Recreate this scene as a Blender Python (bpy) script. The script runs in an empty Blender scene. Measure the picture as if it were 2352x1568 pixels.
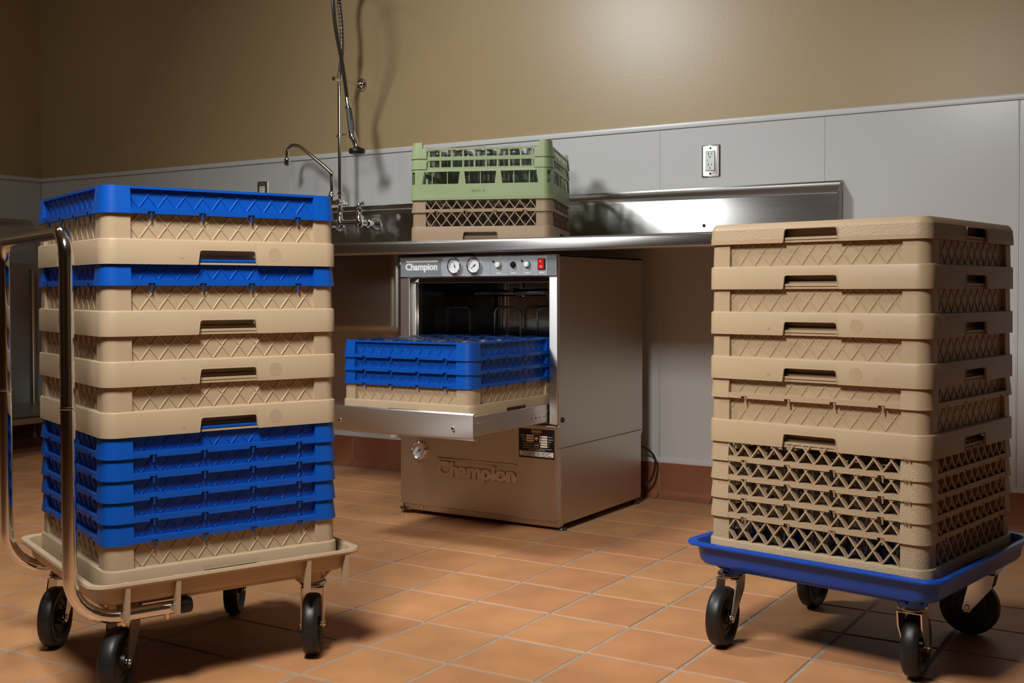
import bpy, math, random
from mathutils import Matrix, Vector
random.seed(7)
R = math.radians
sc = bpy.context.scene
col = sc.collection
# ------------------------------------------------------------------ camera
CAM = (0.0, 0.0, 0.7564); YAW = R(32.1026); PITCH = 0.0264; FPX = 2601.96; SHY = -45.0
cd = bpy.data.cameras.new('camera'); cam = bpy.data.objects.new('camera', cd); col.objects.link(cam)
cd.sensor_width = 36.0; cd.lens = FPX / 2352 * 36.0; cd.shift_y = SHY / 2352; cd.clip_start = 0.02
cam.matrix_world = Matrix.Translation(CAM) @ Matrix.Rotation(YAW, 4, 'Z') @ Matrix.Rotation(math.pi / 2 - PITCH, 4, 'X') @ Matrix.Rotation(-0.0019, 4, 'Z')
sc.camera = cam
# ------------------------------------------------------------------ world, lights, exposure
w = bpy.data.worlds.new('world'); sc.world = w; w.use_nodes = True
bg = w.node_tree.nodes['Background']; bg.inputs[0].default_value = (1.0, 0.93, 0.85, 1); bg.inputs[1].default_value = 0.014
sc.cycles.transparent_max_bounces = 32
sc.view_settings.view_transform = 'Standard'; sc.view_settings.look = 'None'
sc.view_settings.exposure = 0.0; sc.view_settings.gamma = 1.0; sc.view_settings.use_curve_mapping = False
def area(name, loc, target, size, power, color=(1, 1, 1), sy=None, spread=180):
    l = bpy.data.lights.new(name, 'AREA'); l.shape = 'RECTANGLE'; l.size = size; l.size_y = sy or size
    l.energy = power; l.color = color; l.spread = R(spread)
    o = bpy.data.objects.new(name, l); col.objects.link(o); o.location = loc
    o.rotation_euler = (Vector(target) - Vector(loc)).to_track_quat('-Z', 'Y').to_euler()
    return o
area('softbox_key', (-2.75, 1.80, 2.28), (-1.30, 3.10, 0.75), 0.40, 32, (0.97, 0.99, 1.0), 0.40, 168)
area('left_fill', (-4.05, 1.50, 3.05), (-4.35, 2.3, 0.6), 0.55, 8, (1.0, 0.96, 0.90), 0.55, 140)  # unseen fill light, added to brighten the left wall and side table
area('softbox_second', (-1.12, 0.72, 2.05), (-1.35, 2.1, 0.30), 0.45, 20, (1.0, 0.985, 0.965), 0.45, 105)

# ------------------------------------------------------------------ materials
MATS = {}
def mat(name, color, rough=0.5, metal=0.0, spec=0.5, bump=None, vary=None, trans=0.0, ior=1.45, coat=0.0, brushed=None, tilerand=False):
    m = bpy.data.materials.new(name); m.use_nodes = True; nt = m.node_tree; b = nt.nodes['Principled BSDF']
    N = nt.nodes.new; L = nt.links.new
    b.inputs['Base Color'].default_value = (*color, 1); b.inputs['Roughness'].default_value = rough
    b.inputs['Metallic'].default_value = metal; b.inputs['Specular IOR Level'].default_value = spec
    b.inputs['Transmission Weight'].default_value = trans; b.inputs['IOR'].default_value = ior; b.inputs['Coat Weight'].default_value = coat
    tc = N('ShaderNodeTexCoord')
    if vary:      # (scale, amount) slow colour variation
        nz = N('ShaderNodeTexNoise'); nz.inputs['Scale'].default_value = vary[0]; nz.inputs['Detail'].default_value = 5
        L(tc.outputs['Object'], nz.inputs['Vector'])
        mp = N('ShaderNodeMapRange'); mp.inputs['From Min'].default_value = 0.3; mp.inputs['From Max'].default_value = 0.7
        mp.inputs['To Min'].default_value = 1 - vary[1]; mp.inputs['To Max'].default_value = 1 + vary[1]
        L(nz.outputs['Fac'], mp.inputs['Value'])
        mx = N('ShaderNodeVectorMath'); mx.operation = 'SCALE'; mx.inputs[0].default_value = color
        L(mp.outputs[0], mx.inputs['Scale'])
        last = mx.outputs[0]
        if tilerand:
            oi = N('ShaderNodeObjectInfo'); r2 = N('ShaderNodeMapRange'); r2.inputs['To Min'].default_value = 0.95; r2.inputs['To Max'].default_value = 1.05
            L(oi.outputs['Random'], r2.inputs['Value'])
            m2 = N('ShaderNodeVectorMath'); m2.operation = 'SCALE'; L(last, m2.inputs[0]); L(r2.outputs[0], m2.inputs['Scale']); last = m2.outputs[0]
            hs = N('ShaderNodeHueSaturation'); r3 = N('ShaderNodeMapRange'); r3.inputs['To Min'].default_value = 0.496; r3.inputs['To Max'].default_value = 0.504
            L(oi.outputs['Random'], r3.inputs['Value']); L(r3.outputs[0], hs.inputs['Hue']); L(last, hs.inputs['Color']); last = hs.outputs[0]
        L(last, b.inputs['Base Color'])
    if bump:      # (kind, scale, strength, distance)
        if bump[0] == 'voronoi':
            t = N('ShaderNodeTexVoronoi'); t.inputs['Scale'].default_value = bump[1]; out = t.outputs['Distance']
        else:
            t = N('ShaderNodeTexNoise'); t.inputs['Scale'].default_value = bump[1]; t.inputs['Detail'].default_value = 3; out = t.outputs['Fac']
        L(tc.outputs['Object'], t.inputs['Vector'])
        bp = N('ShaderNodeBump'); bp.inputs['Strength'].default_value = bump[2]; bp.inputs['Distance'].default_value = bump[3]
        L(out, bp.inputs['Height']); L(bp.outputs[0], b.inputs['Normal'])
    if brushed:   # (sx, sy, sz, roughness spread)
        mp = N('ShaderNodeMapping'); mp.inputs['Scale'].default_value = brushed[:3]; L(tc.outputs['Object'], mp.inputs['Vector'])
        nz = N('ShaderNodeTexNoise'); nz.inputs['Scale'].default_value = 1.0; nz.inputs['Detail'].default_value = 4; L(mp.outputs[0], nz.inputs['Vector'])
        r1 = N('ShaderNodeMapRange'); r1.inputs['To Min'].default_value = rough - brushed[3]; r1.inputs['To Max'].default_value = rough + brushed[3]
        L(nz.outputs['Fac'], r1.inputs['Value']); L(r1.outputs[0], b.inputs['Roughness'])
        tg = N('ShaderNodeTangent'); tg.direction_type = 'RADIAL'; tg.axis = 'Z'; L(tg.outputs[0], b.inputs['Tangent'])
        b.inputs['Anisotropic'].default_value = brushed[4] if len(brushed) > 4 else 0.92; b.inputs['Anisotropic Rotation'].default_value = 0.25
    MATS[name] = m
    return m
def lin(r, g, b):
    f = lambda c: (c / 255 / 12.92) if c / 255 <= 0.04045 else ((c / 255 + 0.055) / 1.055) ** 2.4
    return (f(r), f(g), f(b))
mat('paint', lin(172, 149, 110), 0.35, spec=0.5, bump=('noise', 90, 0.08, 0.002), vary=(1.3, 0.04))
mat('panel_white', lin(200, 200, 197), 0.22, spec=0.5, bump=('noise', 25, 0.05, 0.002))
mat('trim_white', lin(205, 205, 202), 0.3)
mat('tile', lin(188, 134, 90), 0.5, spec=0.4, bump=('noise', 420, 0.35, 0.0006), vary=(7, 0.12), tilerand=True)
mat('cove_tile', lin(140, 88, 60), 0.45, spec=0.4, bump=('noise', 300, 0.3, 0.0006), vary=(8, 0.12), tilerand=True)
mat('grout', lin(158, 146, 132), 0.9, vary=(30, 0.15))
mat('tan', lin(178, 155, 125), 0.42, bump=('noise', 700, 0.10, 0.0003), vary=(9, 0.03))
mat('beige', lin(173, 149, 118), 0.42, bump=('noise', 700, 0.10, 0.0003), vary=(9, 0.03))
mat('beige_grain', lin(172, 149, 118), 0.45, bump=('voronoi', 420, 0.55, 0.0012), vary=(9, 0.03))
mat('brown', lin(150, 126, 98), 0.5, bump=('noise', 600, 0.12, 0.0003), vary=(9, 0.03))
mat('green', lin(140, 156, 112), 0.42, bump=('noise', 700, 0.08, 0.0003), vary=(9, 0.03))
mat('blue', lin(6, 78, 170), 0.36, bump=('noise', 700, 0.08, 0.0003), vary=(9, 0.03))
mat('blue_cart', lin(18, 72, 172), 0.3, bump=('noise', 700, 0.05, 0.0003))
mat('steel', (0.66, 0.64, 0.61), 0.42, 1.0, brushed=(4, 4, 900, 0.05))
mat('steel_top', (0.43, 0.42, 0.40), 0.29, 1.0, brushed=(5, 5, 900, 0.05))
mat('steel_dull', (0.60, 0.55, 0.48), 0.33, 1.0, brushed=(3, 3, 900, 0.04, 0.55))
mat('steel_bowl', (0.30, 0.27, 0.23), 0.30, 1.0, brushed=(3, 3, 900, 0.05))
mat('steel_inside', (0.42, 0.41, 0.39), 0.12, 1.0)
mat('chrome', (0.80, 0.79, 0.78), 0.09, 1.0)
mat('zinc', (0.72, 0.68, 0.60), 0.22, 1.0)
mat('dark_metal', (0.10, 0.10, 0.10), 0.35, 0.8)
mat('rubber', (0.012, 0.012, 0.012), 0.42, bump=('noise', 200, 0.1, 0.0005))
mat('black', (0.008, 0.008, 0.008), 0.4)
mat('panel_grey', lin(122, 126, 130), 0.4)
mat('panel_light', lin(158, 162, 166), 0.4)
mat('white', lin(232, 232, 228), 0.35)
mat('print_white', lin(226, 226, 224), 0.5)
mat('label_black', (0.006, 0.006, 0.007), 0.35)
mat('label_cream', lin(226, 214, 196), 0.5)
mat('red', lin(214, 30, 24), 0.3)
mat('teal', lin(30, 120, 100), 0.3)
mat('led_dark', lin(20, 50, 44), 0.15)
mat('dial', lin(225, 228, 230), 0.35)
mat('pvc', lin(190, 184, 172), 0.5)
def thin_glass(name):
    m = bpy.data.materials.new(name); m.use_nodes = True; nt = m.node_tree; nt.nodes.clear(); N = nt.nodes.new; L = nt.links.new
    out = N('ShaderNodeOutputMaterial'); mix = N('ShaderNodeMixShader'); t = N('ShaderNodeBsdfTransparent'); g = N('ShaderNodeBsdfGlossy'); lw = N('ShaderNodeLayerWeight'); mr = N('ShaderNodeMapRange')
    t.inputs[0].default_value = (0.93, 0.94, 0.93, 1); g.inputs['Roughness'].default_value = 0.03; lw.inputs['Blend'].default_value = 0.35
    mr.inputs['To Min'].default_value = 0.06; mr.inputs['To Max'].default_value = 0.75
    L(lw.outputs['Fresnel'], mr.inputs['Value']); L(mr.outputs[0], mix.inputs[0]); L(t.outputs[0], mix.inputs[1]); L(g.outputs[0], mix.inputs[2]); L(mix.outputs[0], out.inputs[0]); MATS[name] = m
thin_glass('clear_glass')
mat('hose_grey', (0.10, 0.098, 0.095), 0.35, 0.7)
mat('spray_grey', (0.075, 0.078, 0.082), 0.45)

# ------------------------------------------------------------------ mesh builder
class MB:
    def __init__(s): s.v = []; s.f = []
    def quadstrip(s, cols, closed=False):
        n = len(cols); m = len(cols[0]); o = len(s.v)
        for c in cols: s.v += [tuple(q) for q in c]
        for i in range(n if closed else n - 1):
            a = o + i * m; b = o + ((i + 1) % n) * m
            for j in range(m - 1): s.f.append((a + j, b + j, b + j + 1, a + j + 1))
    def face(s, pts):
        o = len(s.v); s.v += [tuple(q) for q in pts]; s.f.append(tuple(range(o, o + len(pts))))
    def box(s, x0, x1, y0, y1, z0, z1, c=0.0):
        if c <= 0:
            o = len(s.v)
            s.v += [(x0, y0, z0), (x1, y0, z0), (x1, y1, z0), (x0, y1, z0), (x0, y0, z1), (x1, y0, z1), (x1, y1, z1), (x0, y1, z1)]
            s.f += [tuple(o + i for i in q) for q in ((0, 3, 2, 1), (4, 5, 6, 7), (0, 1, 5, 4), (1, 2, 6, 5), (2, 3, 7, 6), (3, 0, 4, 7))]
            return
        c = min(c, (x1 - x0) / 2.01, (y1 - y0) / 2.01, (z1 - z0) / 2.01)
        def ring(d, z): return [(x0 + d, y0 + c, z), (x0 + c, y0 + d, z), (x1 - c, y0 + d, z), (x1 - d, y0 + c, z), (x1 - d, y1 - c, z), (x1 - c, y1 - d, z), (x0 + c, y1 - d, z), (x0 + d, y1 - c, z)]
        rs = [ring(c, z0), ring(0, z0 + c), ring(0, z1 - c), ring(c, z1)]
        cols = [[r[i] for r in rs] for i in range(8)]
        s.quadstrip(cols, True); s.face(rs[3]); s.face(rs[0][::-1])
    def prism(s, poly, axis, a, b):      # poly of 2D points; extruded along axis index
        def P(q, t):
            if axis == 0: return (t, q[0], q[1])
            if axis == 1: return (q[0], t, q[1])
            return (q[0], q[1], t)
        s.quadstrip([[P(q, a), P(q, b)] for q in poly], True); s.face([P(q, a) for q in poly][::-1]); s.face([P(q, b) for q in poly])
    def tube(s, path, r, n=10, caps=True):
        path = [Vector(q) for q in path]; rr = r if isinstance(r, (list, tuple)) else [r] * len(path)
        t0 = (path[1] - path[0]).normalized(); up = Vector((0, 0, 1)) if abs(t0.z) < 0.9 else Vector((1, 0, 0))
        u = t0.cross(up).normalized(); cols = []
        for i, q in enumerate(path):
            t = (path[min(i + 1, len(path) - 1)] - path[max(i - 1, 0)]).normalized()
            u = (u - t * u.dot(t)).normalized(); v = t.cross(u)
            cols.append([tuple(q + (u * math.cos(k * 2 * math.pi / n) + v * math.sin(k * 2 * math.pi / n)) * rr[i]) for k in range(n + 1)])
        s.quadstrip(cols)
        if caps: s.face(cols[0][:-1]); s.face(cols[-1][:-1][::-1])
    def lathe(s, prof, n=24, o=(0, 0, 0), axis='z'):
        cols = []
        for k in range(n):
            a = 2 * math.pi * k / n; c, d = math.cos(a), math.sin(a)
            cc = []
            for r, z in prof:
                if axis == 'z': cc.append((o[0] + r * c, o[1] + r * d, o[2] + z))
                elif axis == 'y': cc.append((o[0] + r * c, o[1] + z, o[2] + r * d))
                else: cc.append((o[0] + z, o[1] + r * c, o[2] + r * d))
            cols.append(cc)
        s.quadstrip(cols, True)
    def add(s, other, M):
        o = len(s.v); s.v += [tuple(M @ Vector(q)) for q in other.v]; s.f += [tuple(i + o for i in q) for q in other.f]
    def mesh(s, name, m, angle=38):
        me = bpy.data.meshes.new(name); me.from_pydata(s.v, [], s.f)
        import bmesh
        bm = bmesh.new(); bm.from_mesh(me); bmesh.ops.remove_doubles(bm, verts=bm.verts, dist=1e-6); bmesh.ops.recalc_face_normals(bm, faces=bm.faces); bm.to_mesh(me); bm.free()
        me.materials.append(MATS[m]); me.polygons.foreach_set('use_smooth', [True] * len(me.polygons)); me.set_sharp_from_angle(angle=R(angle))
        return me
def link(name, me, parent=None, loc=(0, 0, 0), rz=0.0):
    o = bpy.data.objects.new(name, me); col.objects.link(o); o.location = loc; o.rotation_euler = (0, 0, rz)
    if parent: o.parent = parent
    return o
def tag(o, label=None, cat=None, group=None, kind=None):
    for k, v in (('label', label), ('category', cat), ('group', group), ('kind', kind)):
        if v: o[k] = v
    return o
def part(name, mb, m, parent, loc=(0, 0, 0), rz=0.0, angle=38): return link(name, mb.mesh(name, m, angle), parent, loc, rz)
def thing(name, label, cat, loc=(0, 0, 0), rz=0.0, group=None): return tag(link(name, None, None, loc, rz), label, cat, group)
def bxm(*a, c=0.0): mb = MB(); mb.box(*a, c=c); return mb
def arc(cx, cy, r, a0, a1, n): return [(cx + r * math.cos(R(a0 + (a1 - a0) * i / n)), cy + r * math.sin(R(a0 + (a1 - a0) * i / n))) for i in range(n + 1)]
def rrect(x0, x1, y0, y1, r, n=5): return arc(x1 - r, y0 + r, r, -90, 0, n) + arc(x1 - r, y1 - r, r, 0, 90, n) + arc(x0 + r, y1 - r, r, 90, 180, n) + arc(x0 + r, y0 + r, r, 180, 270, n)
def textmesh(body, size, depth, m, bold=0.0, bevel=0.0, align='LEFT', sx=1.0):
    cu = bpy.data.curves.new('text', 'FONT'); cu.body = body; cu.size = size; cu.extrude = depth; cu.offset = bold; cu.bevel_depth = bevel
    cu.align_x = align; cu.resolution_u = 3; cu.bevel_resolution = 1
    o = bpy.data.objects.new('text', cu); col.objects.link(o); bpy.context.view_layer.update()
    me = bpy.data.meshes.new_from_object(o.evaluated_get(bpy.context.evaluated_depsgraph_get()))
    bpy.data.objects.remove(o); bpy.data.curves.remove(cu)
    me.transform(Matrix.Diagonal((sx, 1, 1, 1))); me.materials.clear(); me.materials.append(MATS[m])
    return me
def wtext(name, body, x, y, z, size, depth, m, parent, bold=0.0, bevel=0.0, align='LEFT', sx=1.0, rz=0.0):   # writing on a wall-facing (-y) plane
    o = link(name, textmesh(body, size, depth, m, bold, bevel, align, sx), parent, (x, y, z)); o.rotation_euler = (math.pi / 2, 0, rz); return o

# ------------------------------------------------------------------ the room
WY = 3.82; WX = -5.37; T = 0.20894; TX = -1.1237; TY = 1.8690
floor = tag(link('floor', bxm(WX - 0.1, 4.6, -4.6, WY + 0.1, -0.06, -0.0018).mesh('floor', 'grout')), kind='structure')
wall = tag(link('wall_back', bxm(WX - 0.1, 4.6, WY, WY + 0.1, -0.06, 3.1).mesh('wall_back', 'paint')), kind='structure')
wall_l = tag(link('wall_left', bxm(WX - 0.1, WX, -4.6, WY, -0.06, 3.1).mesh('wall_left', 'paint')), kind='structure')
tag(link('wall_right', bxm(4.6, 4.7, -4.7, WY + 0.1, -0.06, 3.1).mesh('wall_right', 'paint')), kind='structure')
tag(link('wall_front', bxm(WX - 0.1, 4.7, -4.7, -4.6, -0.06, 3.1).mesh('wall_front', 'paint')), kind='structure')
tag(link('ceiling', bxm(WX - 0.1, 4.7, -4.7, WY + 0.1, 3.1, 3.2).mesh('ceiling', 'trim_white')), kind='structure')
def project(x, y, z):
    px, py = x * math.cos(-YAW) - y * math.sin(-YAW), x * math.sin(-YAW) + y * math.cos(-YAW); pz = z - CAM[2]
    yf = py * math.cos(PITCH) - pz * math.sin(PITCH); zu = py * math.sin(PITCH) + pz * math.cos(PITCH)
    return (1176 + FPX * px / yf, 784 + SHY - FPX * zu / yf, yf)
def tile_mb(h=T / 2 - 0.0037):
    mb = MB(); c = 0.0022
    rs = [[(-h, -h, -0.005), (h, -h, -0.005), (h, h, -0.005), (-h, h, -0.005)], [(-h, -h, -c * .8), (h, -h, -c * .8), (h, h, -c * .8), (-h, h, -c * .8)], [(-h + c, -h + c, 0), (h - c, -h + c, 0), (h - c, h - c, 0), (-h + c, h - c, 0)]]
    mb.quadstrip([[r[i] for r in rs] for i in range(4)], True); mb.face(rs[2]); return mb
cells = []
for i in range(-28, 22):
    for j in range(-31, 10):
        x = TX - (i + .5) * T; y = TY + (j + .5) * T
        if x < WX + .02 or x > 4.55 or y < -4.55: continue
        if y > WY - 0.03: continue
        u, v, d = project(x, y, 0)
        vis = d > 0.3 and -110 < u < 2462 and v < 1660
        cells.append((d if vis else 99 + abs(x), x, y))
cells.sort()
tme = tile_mb().mesh('tile', 'tile'); rest = MB(); tb = tile_mb()
for k, (d, x, y) in enumerate(cells):
    if k < 300 and d < 90:
        o = link('tile', tme, floor, (x, y, random.uniform(-0.0006, 0.0003))); o.rotation_euler = (random.uniform(-.003, .003), random.uniform(-.003, .003), random.choice((0, 1, 2, 3)) * math.pi / 2)
    else: rest.add(tb, Matrix.Translation((x, y, 0)))
tag(part('outer_tiles', rest, 'tile', floor), kind='stuff')
# white wall panels with joint strips
S0 = -0.540; SP = 0.6063
pz0, pz1 = 0.140, 1.350
pm = MB(); pm.box(0.002, SP - 0.002, -0.006, 0.0, pz0, pz1, 0.0012); pme = pm.mesh('panel', 'panel_white')
jm = MB(); jm.box(-0.0022, 0.0022, -0.0072, 0.0, pz0, pz1, 0.0015); jme = jm.mesh('joint_strip', 'trim_white')
for k in range(-8, 8):
    x = S0 - k * SP
    link('panel', pme, wall, (x - SP, WY, 0))
    link('joint_strip', jme, wall, (x, WY, 0))
xl = S0 - 8 * SP
link('panel', bxm(WX, xl + SP * 0 + 0.0, WY - 0.006, WY, pz0, pz1, c=0.0012).mesh('panel', 'panel_white'), wall) if xl > WX + .01 else None
pm = MB(); pm.box(0.0, 0.006, 0.002, SP * 2 - 0.002, pz0, pz1, 0.0012); pml = pm.mesh('panel', 'panel_white')
for k in range(6): link('panel', pml, wall_l, (WX, WY - 0.007 - (k + 1) * SP * 2, 0))
capp = [(0, 0), (-0.012, 0), (-0.013, 0.003), (-0.011, 0.017), (-0.007, 0.0205), (0, 0.0205)]
def xtrim(name, z, flip=1):
    mb = MB(); mb.prism([(WY + a, z + b * flip) for a, b in capp], 0, WX, 4.6); return tag(part(name, mb, 'trim_white', None), kind='structure')
def ytrim(name, z, flip=1):
    mb = MB(); mb.prism([(WX - a, z + b * flip) for a, b in capp], 1, -4.6, WY); return tag(part(name, mb, 'trim_white', None), kind='structure')
xtrim('trim_1', 1.3475); ytrim('trim_2', 1.3475); xtrim('trim_3', 0.146, -1); ytrim('trim_4', 0.146, -1)
# coved base tiles
cv = [(0, 0.128), (-0.010, 0.128), (-0.012, 0.126), (-0.012, 0.030), (-0.016, 0.016), (-0.026, 0.006), (-0.040, 0.001), (-0.045, -0.003), (0, -0.003)]
bb = tag(part('baseboard_back', bxm(WX, 4.6, WY - 0.0105, WY, -0.003, 0.127), 'grout', None), kind='structure')
cm = MB(); cm.prism(cv, 0, 0.0016, T - 0.0016); cme = cm.mesh('cove_tile', 'cove_tile')
for k in range(-26, 21):
    x = TX - (k + 1) * T
    if x > WX: link('cove_tile', cme, bb, (x, WY, 0))
bl = tag(part('baseboard_left', bxm(WX, WX + 0.006, -4.6, WY - 0.05, -0.003, 0.127), 'grout', None), kind='structure')
cm = MB(); cm.prism([(-a, b) for a, b in cv], 1, 0.0016, T - 0.0016); cme = cm.mesh('cove_tile', 'cove_tile')
for k in range(-30, 9): link('cove_tile', cme, bl, (WX, TY + k * T, 0))
# ------------------------------------------------------------------ dish racks
HW = 0.2425; CR = 0.030; PW = 0.1875          # half width, corner radius, half panel width
BH = 0.0945; EH = 0.0403; LAP = 0.012
def side_pt(k, u, off, z):                      # point on side k (0 = -y), u along, off outward
    x, y = u, -(HW + off); c, s = ((1, 0), (0, 1), (-1, 0), (0, -1))[k]
    return (x * c - y * s, x * s + y * c, z)
def corner_pt(k, a, off, z):                    # corner after side k, angle a 0..90
    cx, cy = HW - CR, -(HW - CR); r = CR + off
    x, y = cx + r * math.cos(R(a - 90)), cy + r * math.sin(R(a - 90)); c, s = ((1, 0), (0, 1), (-1, 0), (0, -1))[k]
    return (x * c - y * s, x * s + y * c, z)
NOTCH = [(-0.0610, 0), (-0.0600, 0.004), (-0.0575, 0.0235), (-0.0560, 0.0265), (-0.0525, 0.0280), (0.0525, 0.0280), (0.0560, 0.0265), (0.0575, 0.0235), (0.0600, 0.004), (0.0610, 0)]
def ring_cols(prof, notch=None):
    """prof: list of (off, z); z None means the bottom edge that a notch lifts"""
    cols = []
    for k in range(4):
        us = [(-(HW - CR), 0)] + (notch or []) + [(HW - CR, 0)]
        for u, zb in us: cols.append([side_pt(k, u, off, zb if z is None else (z(zb) if callable(z) else z)) for off, z in prof])
        for i in range(1, 6): cols.append([corner_pt(k, i * 15, off, 0 if z is None else (z(0) if callable(z) else z)) for off, z in prof])
    return cols
CACHE = {}
def cached(key, fn, m):
    if (key, m) not in CACHE: CACHE[(key, m)] = fn().mesh(key, m)
    return CACHE[(key, m)]
def notch_extras(mb, h=1.0, off=0.0):
    for k in range(4):
        mb.tube([side_pt(k, u, off + 0.0004, zb * h + 0.0004) for u, zb in NOTCH], 0.0011, 5)
        for (z0, z1, o0, o1) in ((0.0005, 0.0045, -0.0100, -0.0055), (0.0, 0.036, -0.026, -0.023)):
            pts = [side_pt(k, u, o, z) for z in (z0, z1) for u, o in ((-0.062, o0), (0.062, o0), (0.062, o1), (-0.062, o1))]
            o = len(mb.v); mb.v += pts; mb.f += [tuple(o + i for i in q) for q in ((0, 3, 2, 1), (4, 5, 6, 7), (0, 1, 5, 4), (1, 2, 6, 5), (2, 3, 7, 6), (3, 0, 4, 7))]
def bar_on_side(mb, k, u0, u1, o0, o1, z0, z1):
    pts = [side_pt(k, u, o, z) for z in (z0, z1) for u, o in ((u0, o0), (u1, o0), (u1, o1), (u0, o1))]
    o = len(mb.v); mb.v += pts; mb.f += [tuple(o + i for i in q) for q in ((0, 3, 2, 1), (4, 5, 6, 7), (0, 1, 5, 4), (1, 2, 6, 5), (2, 3, 7, 6), (3, 0, 4, 7))]
def base_body():
    mb = MB()
    mb.quadstrip(ring_cols([(-0.004, 0.044), (-0.004, None), (0.0005, None), (0.0, 0.0445), (-0.001, 0.0465), (-0.0045, 0.0480), (-0.015, 0.0480)], NOTCH), True)
    notch_extras(mb)
    for k in range(4): bar_on_side(mb, k, -PW - 0.002, PW + 0.002, -0.016, -0.005, 0.1005, 0.1055)
    for i in range(6):                           # floor grid and compartment dividers
        c = -0.225 + i * 0.09
        mb.box(c - 0.0015, c + 0.0015, -0.207, 0.207, 0.006, 0.016); mb.box(-0.207, 0.207, c - 0.0015, c + 0.0015, 0.006, 0.016)
        if 0 < i < 5:
            mb.box(c - 0.001, c + 0.001, -0.225, 0.225, 0.088, 0.098); mb.box(-0.225, 0.225, c - 0.001, c + 0.001, 0.088, 0.098)
    return mb
def post(z0, z1, f0, f1, depth=0.015):
    def fn():
        mb = MB()
        def colm(p): return [p(f0, z0), p(f1, z1)]
        cols = [colm(lambda f, z: side_pt(0, PW, -depth, z)), colm(lambda f, z: side_pt(0, PW, f, z)), colm(lambda f, z: side_pt(0, HW - CR, f, z))]
        for i in range(1, 8): cols.append(colm(lambda f, z: corner_pt(0, i * 90 / 8, f, z)))
        cols += [colm(lambda f, z: side_pt(1, -(HW - CR), f, z)), colm(lambda f, z: side_pt(1, -PW, f, z)), colm(lambda f, z: side_pt(1, -PW, -depth, z))]
        inner = [colm(lambda f, z: side_pt(1, -(HW - CR), -depth, z)), colm(lambda f, z: side_pt(0, HW - CR, -depth, z))]
        mb.quadstrip(cols + inner, True); mb.face([c[1] for c in cols + inner]); mb.face([c[0] for c in cols + inner][::-1])
        return mb
    return fn
PITCHX = 2 * PW / 10.5; HREF = 0.0475
def lattice(z0, z1, open_=False):
    def fn():
        mb = MB(); y0 = -(HW - 0.0135)
        if not open_: mb.box(-PW, PW, y0, y0 + 0.003, z0, z1)
        wd = 0.0017 if open_ else 0.0019
        ya, yb = (-(HW - 0.003), -(HW - 0.0145)) if open_ else (y0 - 0.0015, y0)
        for k in range(-3, 15):
            ub = -PW + PITCHX * (k + 0.5)
            for sg in (1, -1):
                sl = sg * PITCHX / HREF; a, b = z0, z1
                ua, ue = ub, ub + sl * (z1 - z0)
                for lim in (-PW, PW):            # clip
                    if (ua - lim) * (ue - lim) < 0:
                        zc = z0 + (lim - ub) / sl
                        if (ua < -PW or ua > PW): a = max(a, zc)
                        if (ue < -PW or ue > PW): b = min(b, zc)
                ua, ue = ub + sl * (a - z0), ub + sl * (b - z0)
                if b - a < 0.002 or max(abs(ua), abs(ue)) > PW + 1e-6: continue
                d = Vector((ue - ua, 0, b - a)).normalized(); n = Vector((-d.z, 0, d.x)) * wd; dy = sg * 0.0001
                p = Vector((ua, 0, a)); q = Vector((ue, 0, b)); t = 0.42 if not open_ else 0.9
                prof = [(-1, yb), (-t, ya + dy), (t, ya + dy), (1, yb)]
                mb.quadstrip([[tuple(P + n * s + Vector((0, y, 0))) for P in (p, q)] for s, y in prof], True)
        return mb
    return fn
def ext_body():
    mb = MB(); pegs = (-0.150, -0.050, 0.050, 0.150)
    for k in range(4):
        edges = [-PW - 0.001] + [e for p in pegs for e in (p - 0.007, p + 0.007)] + [PW + 0.001]
        for i in range(len(edges) - 1):
            notch = i % 2 == 1
            bar_on_side(mb, k, edges[i], edges[i + 1], -0.016, -0.0012 if not notch else -0.0012, 0.0048 if notch else 0.0003, 0.0112)
        bar_on_side(mb, k, -PW - 0.001, PW + 0.001, -0.016, -0.0052, 0.0465, 0.0515)
        for p in pegs:
            c, s = ((1, 0), (0, 1), (-1, 0), (0, -1))[k]
            x, y = p + 0.002, -(HW - 0.0058); X, Y = x * c - y * s, x * s + y * c
            mb.lathe([(0.0, 0.006), (0.0036, 0.006), (0.0036, 0.0005), (0.0026, -0.001), (0.0016, -0.010), (0.0, -0.0105)], 8, (X, Y, 0))
    for i in range(1, 5):
        c = -0.225 + i * 0.09
        mb.box(c - 0.001, c + 0.001, -0.225, 0.225, 0.036, 0.045); mb.box(-0.225, 0.225, c - 0.001, c + 0.001, 0.036, 0.045)
    return mb
def build_base(root, m, open_=False, z=0.0, label=None):
    o = link('base_tray', cached('base_tray', base_body, m), root, (0, 0, z))
    if label: o['label'] = label
    pme = cached('corner_post', post(0.0465, 0.1055, -0.0045, -0.0062), m); lme = cached('open_lattice_panel' if open_ else 'lattice_panel', lattice(0.048, 0.1005, open_), m)
    for k in range(4):
        link('corner_post', pme, o, rz=k * math.pi / 2); link('lattice_panel', lme, o, rz=k * math.pi / 2)
    return o
def build_ext(root, m, z, open_=False, label=None):
    o = link('rack_extender', cached('rack_extender', ext_body, m), root, (0, 0, z))
    if label: o['label'] = label
    pme = cached('ext_post', post(0.0, 0.0515, 0.0, -0.0062), m); lme = cached('open_ext_panel' if open_ else 'ext_panel', lattice(0.0112, 0.0465, open_), m)
    for k in range(4):
        link('corner_post', pme, o, rz=k * math.pi / 2); link('lattice_panel', lme, o, rz=k * math.pi / 2)
    return o
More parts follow.
